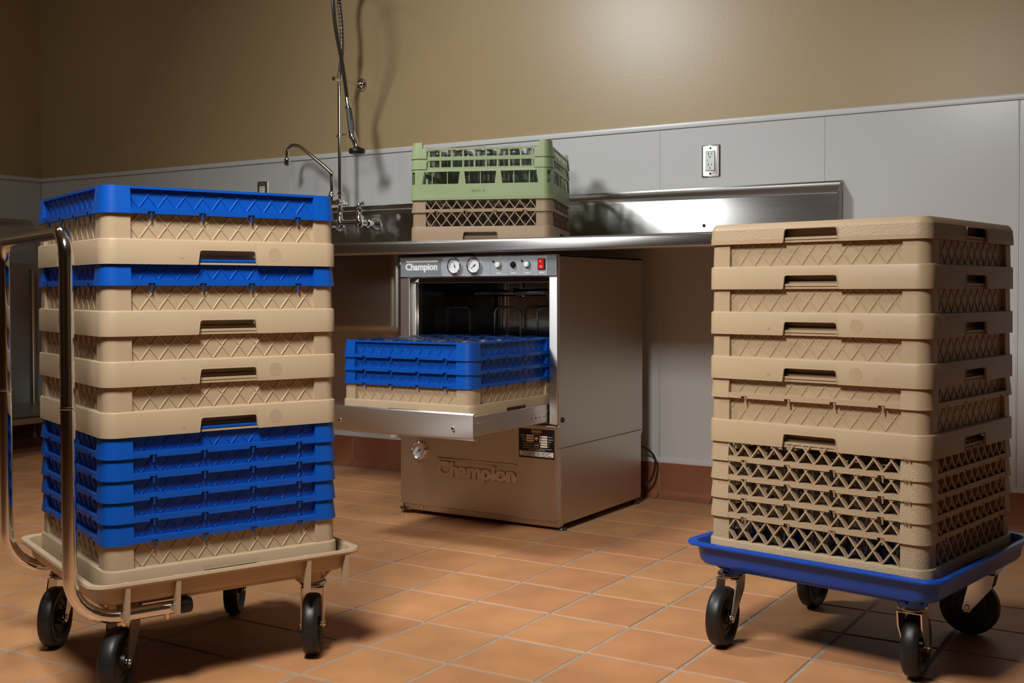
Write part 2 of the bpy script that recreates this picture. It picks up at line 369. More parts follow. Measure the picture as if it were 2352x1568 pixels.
def rack(label, loc, rz, m, exts=(), open_=False, group=None, name='dish_rack', jit=0.0):
    r = thing(name, label, 'rack', loc, rz + random.uniform(-jit, jit), group)
    b = build_base(r, m, open_)
    es = [build_ext(r, em, BH + i * EH, eo, el) for i, (em, eo, el) in enumerate(exts)]
    return r, b, es
def disc(r, h, n=20, o=(0, 0, 0), axis='y'):
    mb = MB(); mb.lathe([(0, -h), (r, -h), (r, 0)], n, o, axis); return mb
# ---- left cart stack
LC = (-1.877, 1.676); LA = R(68.218)
z = 0.190
GL = 'racks stacked on the tan handled cart'; GR = 'racks stacked on the blue cart'
rack('tan lattice-sided rack under five blue extenders, seated in the tan cart tray', (*LC, z), LA, 'tan', [('blue', False, 'blue extender ring')] * 5, group=GL); z += BH + 5 * EH
left_plain = []
r1 = rack('plain tan rack resting directly on the five blue extenders of the handled cart', (*LC, z), LA, 'tan', group=GL, jit=.0015); z += BH
r2 = rack('plain tan rack second above the five blue extenders, handled cart', (*LC, z), LA, 'tan', group=GL, jit=.0015); z += BH
r3 = rack('tan rack with single blue extender in the middle upper part of the left stack', (*LC, z), LA, 'tan', [('blue', False, 'blue extender ring')], group=GL, jit=.0015); z += BH + EH
r4 = rack('topmost tan rack of the left stack, capped by a blue extender', (*LC, z), LA, 'tan', [('blue', False, 'blue extender ring')], group=GL, jit=.0015)
# ---- right cart stack
RC = (-0.661, 2.483); RA = R(80.257)
z = 0.1815
rr0 = rack('open-lattice beige rack with four open grained extenders, seated in the blue cart tray', (*RC, z), RA, 'beige_grain', [('beige_grain', True, None)] * 4, True, GR); z += BH + 4 * EH
rr1 = rack('beige rack with one beige extender, resting on the open-lattice extenders', (*RC, z), RA, 'beige', [('beige', False, None)], group=GR); z += BH + EH
rr2 = rack('plain beige rack on the blue cart, just above the one with an extender', (*RC, z), RA, 'beige', group=GR, jit=.0015); z += BH
rr3 = rack('plain beige rack second from the top of the racks on the blue cart', (*RC, z), RA, 'beige', group=GR, jit=.0015); z += BH
rr4 = rack('plain beige rack directly under the grained cover of the right stack', (*RC, z), RA, 'beige', group=GR, jit=.0015); z += BH
# cover on top
lid = thing('rack_cover', 'beige rack cover with grained band on top of the right stack', 'rack cover', (*RC, z), RA)
mb = MB(); mb.quadstrip(ring_cols([(-0.004, 0.034), (-0.004, None), (0.0005, None), (0.0005, lambda q: max(q, 0.009))], NOTCH), True)
cols = ring_cols([(-0.0015, 0.0300), (-0.005, 0.0375), (-0.010, 0.0425)]); mb.quadstrip(cols, True); mb.face([c[-1] for c in cols]); notch_extras(mb)
part('cover_shell', mb, 'beige', lid)
mb = MB(); mb.quadstrip(ring_cols([(0.0005, lambda q: max(q, 0.009)), (-0.0015, 0.0300)], NOTCH), True)
o = part('grain_band', mb, 'beige_grain', lid); o['label'] = 'grained band around the cover'
# relief marks on the racks: circle, star, letters (on the face toward the camera, local -y or -x)
def relief(root, m, txt=None, face=0):
    if face == 0:
        part('relief_disc', disc(0.0135, 0.0003, 24, (0.098, -HW - 0.0003, 0.022)), m, root)
        for a in range(0, 180, 45):
            mb = MB(); d = 0.0042
            c, s = math.cos(R(a)) * d, math.sin(R(a)) * d; mb.tube([(-0.092 - c, -HW - 0.0003, 0.013 - s), (-0.092 + c, -HW - 0.0003, 0.013 + s)], 0.0005, 4); part('relief_mark', mb, m, root)
        if txt: wtext('relief_text', txt, 0.15, -HW, 0.009, 0.008, 0.0005, m, root)
    else:
        part('relief_disc', disc(0.0135, 0.0003, 24, (-HW - 0.0003, -0.098, 0.022), 'x'), m, root)
        for a in range(0, 180, 45):
            mb = MB(); d = 0.0042
            c, s = math.cos(R(a)) * d, math.sin(R(a)) * d; mb.tube([(-HW - 0.0003, 0.092 - c, 0.013 - s), (-HW - 0.0003, 0.092 + c, 0.013 + s)], 0.0005, 4); part('relief_mark', mb, m, root)
        if txt: wtext('relief_text', txt, -HW, -0.135, 0.009, 0.009, 0.0005, m, root, rz=-math.pi / 2)
for r in (rr2, rr3): relief(r[1], 'beige', 'CR-   6', 1)
for r in (r1, r2, r4): relief(r[1], 'tan', None, 0)
for e in rr0[2]: wtext('relief_text', 'TR B', -HW - 0.0028, -0.193, 0.0385, 0.008, 0.0006, 'beige_grain', e, rz=-math.pi / 2)
# ---- rack on the pulled-out dishwasher tray
DR = (-1.806 - HW, 2.660 + HW, 0.384)
rd = rack('tan rack with three blue extenders on the pulled-out dishwasher tray', DR, 0.0, 'tan', [('blue', False, 'blue extender ring')] * 3)
# ---- brown rack on the dish table
CA = R(112 - 90); TZ = 0.9275
CNX, CNY = -1.872, 3.235      # near corner
cc, cs = math.cos(R(112)), math.sin(R(112))
GC = (CNX + HW * (cc - cs), CNY + HW * (cs + cc))
rack('brown open-lattice rack with one extender under the green rack', (*GC, TZ + 0.001), R(112), 'brown', [('brown', True, None)], True)
# ---- green rack
def green_rack(label, loc, rz):
    root = thing('green_dish_rack', label, 'rack', loc, rz); m = 'green'
    def ring(mb, prof): mb.quadstrip(ring_cols(prof), True)
    mb = MB(); ring(mb, [(-0.006, 0.054), (-0.0045, 0.012), (-0.0045, 0.0), (0.002, 0.0), (0.002, 0.011), (0.0005, 0.0125), (-0.001, 0.0525), (-0.006, 0.054)])
    ring(mb, [(-0.007, 0.0945), (-0.002, 0.0945), (-0.003, 0.1035), (-0.007, 0.1035), (-0.007, 0.0945)])
    for i in range(6):
        c = -0.225 + i * 0.09; mb.box(c - .0015, c + .0015, -.207, .207, .006, .016); mb.box(-.207, .207, c - .0015, c + .0015, .006, .016)
    b = part('base_tray', mb, m, root)
    mb = MB()       # corner posts with an upright slot
    for a0, a1, u0 in ((0, 26, PW), (64, 90, None)):
        cols = []
        if u0: cols += [[side_pt(0, PW + .012, -0.001, .052), side_pt(0, PW + .004, -0.002, .095)], [side_pt(0, HW - CR, -0.001, .052), side_pt(0, HW - CR, -0.002, .095)]]
        for i in range(5):
            a = a0 + (a1 - a0) * i / 4; cols.append([corner_pt(0, a, -0.001, .052), corner_pt(0, a, -0.002, .095)])
        if not u0: cols += [[side_pt(1, -PW - .012, -0.001, .052), side_pt(1, -PW - .004, -0.002, .095)]]
        inner = [[tuple(Vector(q) * 0.975 + Vector((0, 0, q[2] * 0.025))) for q in c] for c in cols]
        mb.quadstrip(cols + inner[::-1], True)
    pme = mb.mesh('corner_post', m)
    mb = MB()       # window bars of one side
    for u in (-0.062, 0.062):
        mb.quadstrip([[side_pt(0, u + s * w0, o, .052), side_pt(0, u + s * w1, o - .001, .095)] for s, o, w0, w1 in ((-1, -.007, .013, .0075), (-1, -.001, .013, .0075), (1, -.001, .013, .0075), (1, -.007, .013, .0075))], True)
    for u in (-0.165, -0.113, 0.0, 0.113, 0.165): bar_on_side(mb, 0, u - .0013, u + .0013, -.010, -.006, .052, .095)
    wme = mb.mesh('window_bars', m)
    for k in range(4): link('corner_post', pme, b, rz=k * math.pi / 2); link('window_bars', wme, b, rz=k * math.pi / 2)
    mb = MB(); H = 0.035
    for k in range(4):
        bar_on_side(mb, k, -PW, PW, -.008, -.003, 0.0, .006); bar_on_side(mb, k, -PW, PW, -.008, -.003, .0285, H)
        for sg in (-1, 1):   # rounded upper corners of the opening
            pts = [(sg * PW, .0285), (sg * (PW - .014), .0285), (sg * (PW - .004), .024), (sg * PW, .012)]
            o = len(mb.v); mb.v += [side_pt(k, u, -.0032, z) for u, z in pts] + [side_pt(k, u, -.0078, z) for u, z in pts]
            mb.f += [tuple(o + i for i in q) for q in ((0, 1, 2, 3), (7, 6, 5, 4), (1, 5, 6, 2), (2, 6, 7, 3))]
        for i in range(10):
            u = -PW + .012 + i * (2 * PW - .024) / 9; bar_on_side(mb, k, u - .003, u + .003, -.0085, -.0045, .005, .0295)
    eme = mb.mesh('extender_ring', m)
    mb = MB()
    cols = [[side_pt(0, PW - .004, f, z) for f, z in ((0, 0), (0, .001), (-.0035, H))], [side_pt(0, HW - CR, f, z) for f, z in ((0, 0), (0, .001), (-.0035, H))]]
    for i in range(1, 6): cols.append([corner_pt(0, i * 15, f, z) for f, z in ((0, 0), (0, .001), (-.0035, H))])
    cols += [[side_pt(1, -(HW - CR), f, z) for f, z in ((0, 0), (0, .001), (-.0035, H))], [side_pt(1, -PW + .004, f, z) for f, z in ((0, 0), (0, .001), (-.0035, H))]]
    inner = [[tuple(Vector(q) * 0.968 + Vector((0, 0, q[2] * .032))) for q in c] for c in cols]
    mb.quadstrip(cols + inner[::-1], True); mb.face([c[-1] for c in cols + inner[::-1]])
    xme = mb.mesh('corner_post', m)
    for i in range(2):
        e = link('rack_extender', eme, root, (0, 0, 0.1035 + i * H))
        for k in range(4): link('corner_post', xme, e, rz=k * math.pi / 2)
    mb = MB()
    def tab(prof0):
        cols = [[side_pt(0, HW - CR - .014, f, z) for f, z in prof0], [side_pt(0, HW - CR, f, z) for f, z in prof0]]
        for i in range(1, 6): cols.append([corner_pt(0, i * 15, f, z) for f, z in prof0])
        cols += [[side_pt(1, -(HW - CR), f, z) for f, z in prof0], [side_pt(1, -(HW - CR) + .014, f, z) for f, z in prof0]]
        return cols
    cols = tab([(-.0045, 0), (-.0065, .020)]); inner = tab([(-.016, 0), (-.016, .020)])
    mb.quadstrip(cols + inner[::-1], True); mb.face([c[-1] for c in cols + inner[::-1]])
    tme2 = mb.mesh('stacking_tab', m)
    for k in range(4): link('stacking_tab', tme2, root, (0, 0, 0.1035 + 2 * H), k * math.pi / 2)
    wtext('relief_text', 'S2/114  11', -HW - 0.0005, 0.030, 0.027, 0.011, 0.0007, m, b, bold=0.0002, rz=-math.pi / 2)
    return root
green_rack('green rack with two barred extenders and glasses, atop the brown rack', (*GC, TZ + 0.002 + BH + EH), R(112))
# ------------------------------------------------------------------ drinking glasses in the open racks
def tumbler(H, r0=0.036, r1=0.031):
    mb = MB(); t = 0.0022
    mb.lathe([(0, H), (r1 - .004, H), (r1, H - .004), (r1 + .001, H - .02), (r0, 0.001), (r0 - .001, 0), (r0 - .0025, .002)], 18); mb.lathe([(r1 - .003, H - .010), (0, H - .008)], 18); return mb
def stem_glass(H):
    mb = MB(); t = 0.0016
    mb.lathe([(0, H), (.030, H), (.034, H - .0015), (.034, H - .003), (.012, H - .007), (.0045, H - .015), (.004, H - .07), (.012, H - .083), (.034, H - .11), (.037, H - .14), (.033, 0.0)], 18); return mb
def fill(mb, c, a, z, label, group, only=None):
    me = mb.mesh('drinking_glass', 'clear_glass')
    for i in range(5):
        for j in range(5):
            if only and (i, j) not in only: continue
            x, y = -0.18 + i * 0.09, -0.18 + j * 0.09
            o = link('drinking_glass', me, None, (c[0] + x * math.cos(a) - y * math.sin(a), c[1] + x * math.sin(a) + y * math.cos(a), z))
            tag(o, label, 'glass', group)
front = {(i, j) for i in range(5) for j in range(5) if i < 2 or j < 2}
fill(tumbler(0.195), RC, RA, 0.1815 + .0165, 'tall clear glass upside down behind the open lattice on the blue cart', 'glasses in the open-lattice beige rack', front)
fill(tumbler(0.112), GC, R(112), TZ + .0175, 'short clear glass upside down inside the brown lattice rack', 'glasses in the brown rack')
fill(tumbler(0.162, .038, .033), GC, R(112), TZ + .002 + BH + EH + .0165, 'clear glass upside down showing through the green rack bars', 'glasses in the green rack')
fill(stem_glass(0.2155), DR[:2], 0.0, DR[2] + .0165, 'upturned stem glass whose foot shows above the blue tray rack rim', 'glasses in the dishwasher rack')
# ------------------------------------------------------------------ carts
def wheel_mb():
    mb = MB(); r = 0.0635; h = 0.016
    pr = [(0.008, -h * 1.1), (0.014, -h * 1.1), (0.016, -h * .55), (0.026, -h * .5), (0.0275, -h * .62), (0.0295, -h * .62), (0.031, -h * .5), (0.040, -h * .5), (0.0415, -h * .62), (0.0435, -h * .62), (0.0455, -h * .75), (0.052, -h * .98), (0.058, -h), (0.0615, -h * .8), (r, -h * .4)]
    mb.lathe(pr + [(a, -b) for a, b in pr[::-1]], 40, axis='y'); return mb
def fork_mb(trail):
    mb = MB(); h = 0.021; t = 0.0028; zt = 0.146; zx = 0.0635
    mb.lathe([(0, zt + .004), (.026, zt + .004), (.0285, zt), (.0285, zt - .003), (.024, zt - .006), (0, zt - .006)], 24)
    mb.box(-.026, .022, -h - t, h + t, zt - .0085, zt - .0055, .001)
    for sg in (-1, 1):
        y0, y1 = (h, h + t) if sg > 0 else (-h - t, -h)
        poly = [(-.026, zt - .006), (.022, zt - .006), (trail + .011, zx - .004), (trail + .006, zx - .011), (trail - .006, zx - .011), (trail - .011, zx - .002), (-.020, zt - .035)]
        if trail < 0: poly = [(-a, b) for a, b in poly[::-1]] if False else [(-.022, zt - .006), (.026, zt - .006), (.020, zt - .035), (trail + .011, zx - .002), (trail + .006, zx - .011), (trail - .006, zx - .011), (trail - .011, zx - .004)]
        mb.prism([(a, b) for a, b in poly], 1, y0, y1)
    return mb
def caster(root, x, y, phi, trail, rootrot):
    """phi: world azimuth of the rolling direction; trail along it"""
    a = phi - rootrot
    f = part('caster', fork_mb(trail), 'zinc', root, (x, y, 0), a)
    if 'wheel' not in CACHE: CACHE['wheel'] = wheel_mb().mesh('wheel', 'rubber')
    link('wheel', CACHE['wheel'], f, (trail, 0, 0.0635))
    if 'axle' not in CACHE:
        mb = MB(); mb.lathe([(0, -.027), (.0045, -.027), (.006, -.0245), (.006, .0245), (.0045, .027), (0, .027)], 12, axis='y'); CACHE['axle'] = mb.mesh('axle_bolt', 'zinc')
    link('axle_bolt', CACHE['axle'], f, (trail, 0, 0.0635))
    return f
def roll_dir(wx, wy, phi_deg, side=1):
    """rolling azimuth so that the wheel face is turned phi from the line of sight, its right face showing"""
    v = math.atan2(wy, wx); return v + R(phi_deg) * side
def tray_mb(half, z0, zr, rim=0.006, r=0.035):
    mb = MB()
    def ringpts(h, z, rr): return [(x, y, z) for x, y in rrect(-h, h, -h, h, rr)]
    lev = [(half - .020, z0, r), (half - .013, z0 + .002, r), (half - .008, z0 + .010, r), (half - .004, zr - .008, r), (half - .003, zr - .004, r)]
    n = 6
    for k in range(n + 1):
        a = R(200 - 220 * k / n); lev.append((half + rim * .6 + rim * math.cos(a) * 1.0, zr - .002 + rim * math.sin(a) * .9, r))
    lev += [(half - .0045, zr - .006, r), (half - .0075, zr - .010, r), (half - .011, z0 + .012, r), (half - .018, z0 + .006, r)]
    lev2 = lev[:5] + [(half + .010, zr - .006, r), (half + .0115, zr - .002, r), (half + .010, zr + .0025, r), (half + .004, zr + .0035, r), (half - .0035, zr + .001, r)] + lev[-3:]
    rs = [ringpts(h, z, rr) for h, z, rr in lev2]
    mb.quadstrip([[q[i] for q in rs] for i in range(len(rs[0]))], True); mb.face(rs[0][::-1]); mb.face(rs[-1])
    return mb
def socket_mb(z0, z1):
    mb = MB(); mb.lathe([(0, z0), (.027, z0), (.029, z0 + .003), (.032, z1 - .004), (.040, z1 + .003), (0, z1 + .003)], 22)
    for a in range(0, 360, 60):
        c, s = math.cos(R(a)), math.sin(R(a)); mb.tube([(c * .030, s * .030, z0 + .006), (c * .050, s * .050, z1)], .003, 5)
    return mb
# tan cart with chrome handle
cart = thing('tan_rack_cart', 'tan plastic rack cart with chrome push handle and black wheels', 'cart', (*LC, 0), LA)
part('cart_tray', tray_mb(0.268, 0.178, 0.220), 'tan', cart)
mb = MB(); mb.box(-.235, .235, -.19, .19, .168, .182, .004); mb.box(-.19, .19, -.235, .235, .168, .182, .004); part('underframe', mb, 'tan', cart)
for x in (-.195, .195):
    for y in (-.195, .195): part('caster_socket', socket_mb(.150, .176), 'tan', cart, (x, y, 0))
rb = MB(); rb.prism([(-.282, .221), (-.262, .221), (-.262, .150), (-.268, .146), (-.276, .148)], 0, -.0045, .0045)
rbm = rb.mesh('tray_bracket', 'tan')
for x in (-.211, -.116, .154, .240): link('tray_bracket', rbm, cart, (x, .004, 0))
for x in (-.211, -.116, .154, .240): link('tray_bracket', rbm, cart, (x, -.004, 0), math.pi)
def fillet(pts, rad, n=7):
    out = [Vector(pts[0])]
    for i in range(1, len(pts) - 1):
        a, b, c = Vector(pts[i - 1]), Vector(pts[i]), Vector(pts[i + 1]); u = (a - b).normalized(); v = (c - b).normalized()
        for k in range(n + 1):
            t = k / n; p0, p2 = b + u * rad[i - 1], b + v * rad[i - 1]
            ang = u.angle(v); rr = rad[i - 1] * math.tan(ang / 2); cen = b + (u + v).normalized() * (rr / math.sin(ang / 2))
            d0, d2 = (p0 - cen), (p2 - cen); th = d0.angle(d2)
            d = (d0 * math.sin((1 - t) * th) + d2 * math.sin(t * th)) / math.sin(th); out.append(cen + d)
    out.append(Vector(pts[-1])); return out
hp = [(-.105, -.245, .1565), (-.306, -.245, .1565), (-.306, -.245, .866), (-.306, .245, .866), (-.306, .245, .1565), (-.105, .245, .1565)]
h = MB(); h.tube(fillet(hp, [.085, .045, .045, .085], 8), 0.0127, 16); handle = part('push_handle', h, 'chrome', cart, angle=60)
for y in (-.245, .245):
    mb = MB(); mb.lathe([(.0127, 0), (.0136, .001), (.0136, .004), (.0127, .005)], 18); part('joint_collar', mb, 'chrome', handle, (-.306, y, .546))
    mb = MB(); mb.lathe([(0, .0), (.0145, .0), (.0152, .002), (.0152, .026), (.0140, .030), (0, .030)], 18, axis='x'); part('end_cap', mb, 'black', handle, (-.112, y, .1565))
    for x in (-.211, -.128):
        mb = MB(); mb.lathe([(0, -.006), (.004, -.006), (.006, -.003), (.006, .004), (0, .004)], 10); part('bolt', mb, 'zinc', handle, (x, y, .1415))
for x, y, ph, tr in ((.200, -.200, 7, -.018), (-.205, .195, 21, -.045), (.195, .195, 11, -.034), (-.195, -.195, 22, -.030)):
    wx, wy = LC[0] + x * math.cos(LA) - y * math.sin(LA), LC[1] + x * math.sin(LA) + y * math.cos(LA)
    caster(cart, x, y, roll_dir(wx, wy, -ph), tr, LA)
# blue cart
cart2 = thing('blue_rack_cart', 'blue plastic rack cart on four black wheels without a handle', 'cart', (*RC, 0), RA)
part('cart_tray', tray_mb(0.268, 0.170, 0.2185), 'blue_cart', cart2)
mb = MB(); mb.box(-.235, .235, -.19, .19, .160, .174, .004); mb.box(-.19, .19, -.235, .235, .160, .174, .004); part('underframe', mb, 'blue_cart', cart2)
for x in (-.195, .195):
    for y in (-.195, .195): part('caster_socket', socket_mb(.150, .170), 'blue_cart', cart2, (x, y, 0))
for x, y, ph, tr in ((-.200, .205, 21, -.046), (.195, .195, 24, -.034), (.195, -.195, 78, .030), (-.195, -.195, 14, .030)):
    wx, wy = RC[0] + x * math.cos(RA) - y * math.sin(RA), RC[1] + x * math.sin(RA) + y * math.cos(RA)
    caster(cart2, x, y, roll_dir(wx, wy, ph if ph > 60 else -ph), tr, RA)
# ------------------------------------------------------------------ dish table with sinks
tab = thing('dish_table', 'long stainless steel dish table with backsplash and sink bowls along the back wall', 'table', (-2.6, 3.4, 0))
def loc(mb, dx=2.6, dy=-3.4): mb.v = [(x + dx, y + dy, z) for x, y, z in mb.v]; return mb
TX0, TX1, TYF = -4.20, -1.083, 3.05
edge = [(TYF + .012, .928), (TYF + .006, .9265), (TYF + .002, .923), (TYF, .918), (TYF, .893), (TYF + .001, .889), (TYF + .004, .886), (TYF + .009, .8845), (TYF + .022, .8845), (TYF + .022, .888), (TYF + .012, .8885), (TYF + .005, .894), (TYF + .005, .912), (TYF + .016, .9235), (3.778, .9235), (3.778, .928)]
bowls = ((-3.045, -2.424), (-3.80, -3.18)); BY0, BY1 = 3.135, 3.63
mb = MB(); front = [q for q in edge]
mb.prism(edge[:14] + [(BY0, .9235), (BY0, .928)], 0, TX0, TX1)
mb.box(TX0, bowls[1][0], BY0, 3.778, .9235, .928); mb.box(bowls[1][1], bowls[0][0], BY0, 3.778, .9235, .928); mb.box(bowls[0][1], TX1, BY0, 3.778, .9235, .928)
for b0, b1 in bowls: mb.box(b0, b1, BY1, 3.778, .9235, .928)
part('worktop', loc(mb), 'steel_top', tab)
mb = MB(); mb.prism([(3.775, .922), (3.775, 1.083), (3.777, 1.087), (3.8095, 1.1225), (3.8105, 1.127), (3.8095, 1.128), (3.8095, .922)], 0, TX0, TX1 - .004)
part('backsplash', loc(mb), 'steel_top', tab)
for xe in (TX0, TX1 - .006):
    mb = MB(); mb.prism([(3.772, .93), (3.772, 1.088), (3.8110, 1.1285), (3.8110, .93)], 0, xe, xe + .006); part('backsplash_end', loc(mb), 'steel_top', tab)
mb = disc(.006, .0006, 14, (-1.563, 3.7745, .9905)); part('backsplash_hole', loc(mb), 'black', tab)
for b0, b1 in bowls:
    mb = MB(); lv = [(0, .926, .05), (0, .640, .05), (.004, .625, .05), (.014, .616, .05), (.03, .613, .045)]
    rs = [[(x, y, z) for x, y in rrect(b0 + d, b1 - d, BY0 + d, BY1 - d, r, 7)] for d, z, r in lv]
    mb.quadstrip([[q[i] for q in rs] for i in range(len(rs[0]))], True); mb.face(rs[-1])
    b = part('sink_bowl', loc(mb), 'steel_bowl', tab, angle=50)
    mb = MB(); cx = (b0 + b1) / 2 + .10; mb.lathe([(0, .613), (.045, .613), (.045, .59), (.030, .565), (.021, .56), (.021, .215), (0.019, .21), (0, .21)], 18, (cx, 3.37, 0)); part('drain_pipe', loc(mb), 'pvc', b)
lg = MB(); lg.lathe([(.020, .88), (.020, .05), (.014, .04), (.014, .012), (.020, .004), (.020, 0), (0, 0)], 16); lgm = lg.mesh('leg', 'steel_dull')
for x in (TX0 + .06, TX1 - .06):
    for y in (3.11, 3.70): link('leg', lgm, tab, (x + 2.6, y - 3.4, 0))
# second table along the left wall
tb2 = thing('side_table', 'stainless steel table with undershelf along the left wall, behind the handled cart', 'table', (-4.98, 2.7, 0))
def loc2(mb): mb.v = [(x + 4.98, y - 2.7, z) for x, y, z in mb.v]; return mb
mb = MB(); mb.box(-5.315, -4.60, 1.5, 3.74, .926, .934, .002); mb.box(-4.622, -4.60, 1.5, 3.74, .887, .933, .006); part('worktop', loc2(mb), 'steel_top', tb2)
mb = MB(); mb.prism([(-5.318, .93), (-5.318, 1.098), (-5.320, 1.102), (-5.352, 1.140), (-5.3625, 1.143), (-5.3625, .93)], 1, 1.5, 3.74); part('backsplash', loc2(mb), 'steel_dull', tb2)
mb = MB(); mb.box(-5.30, -4.66, 1.54, 3.72, .176, .186, .003); mb.box(-4.675, -4.66, 1.54, 3.72, .150, .186, .003); part('undershelf', loc2(mb), 'steel_dull', tb2)
for x in (-4.66, -5.29):
    for y in (1.6, 3.115 if x > -5 else 3.70): link('leg', lgm, tb2, (x + 4.98, y - 2.7, 0))
# ------------------------------------------------------------------ pre-rinse faucet
FX, FY = -3.156, 3.67
fa = thing('pre_rinse_faucet', 'tall chrome pre-rinse spray faucet with spring hose mounted on the backsplash', 'faucet', (FX, FY, 1.05))
def fp(name, mb, m, parent=None, angle=45):
    mb.v = [(x - FX, y - FY, z - 1.05) for x, y, z in mb.v]; return part(name, mb, m, parent or fa, angle=angle)
mb = MB()
mb.tube([(FX - .10, FY, 1.048), (FX + .10, FY, 1.048)], [.011, .011], 14)
mb.lathe([(0, 1.03), (.014, 1.03), (.016, 1.04), (.016, 1.06), (.011, 1.07), (.011, 1.10), (0, 1.10)], 16, (FX, FY, 0))
for sg in (-1, 1):
    x = FX + sg * .103
    mb.lathe([(0, 1.025), (.012, 1.027), (.016, 1.035), (.016, 1.062), (.012, 1.070), (.011, 1.090), (.014, 1.093), (.014, 1.102), (.008, 1.106), (.006, 1.115), (0, 1.115)], 16, (x, FY, 0))
    mb.tube([(x, FY, 1.048), (x, FY + .03, 1.046), (x, FY + .06, 1.046), (x, 3.762, 1.046)], [.013, .014, .014, .013], 14)
    mb.lathe([(.016, 0), (.020, .002), (.020, .014), (.016, .018), (.013, .018)], 16, (x, FY + .045, 1.046), 'y'); mb.lathe([(.014, -.024), (.024, -.010), (.028, -.002), (.028, 0)], 20, (x, 3.774, 1.046), 'y')
fp('valve_body', mb, 'chrome')
for sg in (-1, 1):
    x = FX + sg * .103; mb = MB(); mb.lathe([(0, 1.126), (.008, 1.125), (.010, 1.120), (.009, 1.113), (0, 1.112)], 14, (x, FY, 0))
    mb.tube([(x - .006, FY, 1.118), (x + .018, FY - .004, 1.124), (x + .034, FY - .006, 1.128)], [.006, .0065, .0075], 10); mb.tube([(x, FY, 1.118), (x - .014, FY + .004, 1.121)], [.006, .005], 10)
    fp('lever_handle', mb, 'chrome')
mb = MB(); mb.tube([(FX, FY, 1.06), (FX, FY, 1.68)], .0085, 14)
for zz in (1.10, 1.135, 1.172, 1.655): mb.lathe([(.0085, zz - .008), (.0125, zz - .006), (.0125, zz + .006), (.0085, zz + .008)], 14, (FX, FY, 0))
mb.lathe([(0, -.018), (.012, -.018), (.0135, -.010), (.0135, .030), (.010, .034), (0, .034)], 14, (FX, FY, 1.135), 'y')
fp('riser_pipe', mb, 'chrome')
mb = MB(); mb.tube([(FX - .004, FY - .03, 1.648), (FX, FY, 1.648), (FX - .003, WY - .01, 1.652)], .006, 12); mb.lathe([(.006, -.022), (.020, -.016), (.028, -.006), (.029, 0)], 20, (FX - .003, WY - .002, 1.652), 'y'); mb.lathe([(0, -.038), (.009, -.038), (.009, -.02), (.012, -.015), (.012, .012), (0, .012)], 12, (FX, FY, 1.648), 'y'); fp('wall_bracket', mb, 'chrome')
spine = [(FX, FY, 1.66), (FX + .006, FY - .001, 1.70), (FX + .018, FY - .004, 1.76), (FX + .020, FY - .008, 1.87), (-3.143, 3.655, 1.97), (-3.11, 3.60, 2.05), (-3.04, 3.50, 2.08), (-2.97, 3.42, 2.03), (-2.945, 3.385, 1.94), (-2.948, 3.40, 1.825), (-2.976, 3.45, 1.758), (-3.011, 3.52, 1.67), (-3.056, 3.60, 1.555)]
def smooth(pts, n=8):
    P = [Vector(q) for q in pts]; out = []
    for i in range(len(P) - 1):
        p0, p1, p2, p3 = P[max(i - 1, 0)], P[i], P[i + 1], P[min(i + 2, len(P) - 1)]
        for k in range(n):
            t = k / n; out.append(0.5 * ((2 * p1) + (-p0 + p2) * t + (2 * p0 - 5 * p1 + 4 * p2 - p3) * t * t + (-p0 + 3 * p1 - 3 * p2 + p3) * t ** 3))
    return out + [P[-1]]
sp = smooth(spine); mb = MB(); mb.tube(sp, .0075, 12); fp('hose', mb, 'hose_grey', angle=60)
# spring coil around the lower part of the hose
mb = MB(); seg = sp[16:46]
L_ = [0]
for i in range(1, len(seg)): L_.append(L_[-1] + (seg[i] - seg[i - 1]).length)
tot = L_[-1]; coil = []; s = 0.0; ph = 0.0; i = 0
while s < tot:
    while i < len(L_) - 2 and L_[i + 1] < s: i += 1
    t = (s - L_[i]) / max(1e-6, L_[i + 1] - L_[i]); q = seg[i].lerp(seg[i + 1], t); d = (seg[min(i + 1, len(seg) - 1)] - seg[max(i - 1, 0)]).normalized()
    u = d.cross(Vector((0, 1, 0.2))).normalized(); v = d.cross(u); coil.append(q + (u * math.cos(ph) + v * math.sin(ph)) * .0125)
    pit = 0.0060 if s < .05 else 0.016
    ph += 2 * math.pi / 10; s += pit / 10
mb.tube(coil, .0018, 5); fp('spring', mb, 'chrome', angle=80)
# spray valve
e = Vector(spine[-1]); mb = MB(); sx, sy, sz = e.x, e.y, e.z
mb.tube([(sx, sy, sz), (sx + .006, sy, sz - .03), (sx + .008, sy, sz - .045)], [.009, .0105, .010], 14); mb.lathe([(.010, -.004), (.0155, -.003), (.0155, .003), (.010, .004)], 16, (sx + .007, sy, sz - .042)); svo = fp('spray_valve', mb, 'chrome')
mb = MB(); mb.tube([(sx + .008, sy, sz - .045), (sx + .015, sy, sz - .09), (sx + .022, sy, sz - .135)], [.0115, .013, .0125], 14); fp('spray_grip', mb, 'spray_grey', svo)
mb = MB(); mb.tube([(sx + .030, sy - .006, sz - .095), (sx + .036, sy - .010, sz - .115), (sx + .034, sy - .008, sz - .15), (sx + .040, sy - .01, sz - .17)], [.004, .006, .006, .004], 10); fp('spray_lever', mb, 'spray_grey', svo)
mb = MB(); mb.tube([(sx + .022, sy, sz - .135), (sx + .028, sy, sz - .16), (sx + .043, sy, sz - .185), (sx + .048, sy, sz - .205)], [.0125, .016, .013, .010], 14); fp('spray_neck', mb, 'chrome', svo)
mb = MB(); mb.lathe([(0, .012), (.012, .011), (.016, .006), (.030, .003), (.033, -.003), (.033, -.014), (.030, -.018), (.022, -.017), (0, -.014)], 26, (sx + .051, sy, sz - .215)); fp('spray_face', mb, 'rubber', svo)
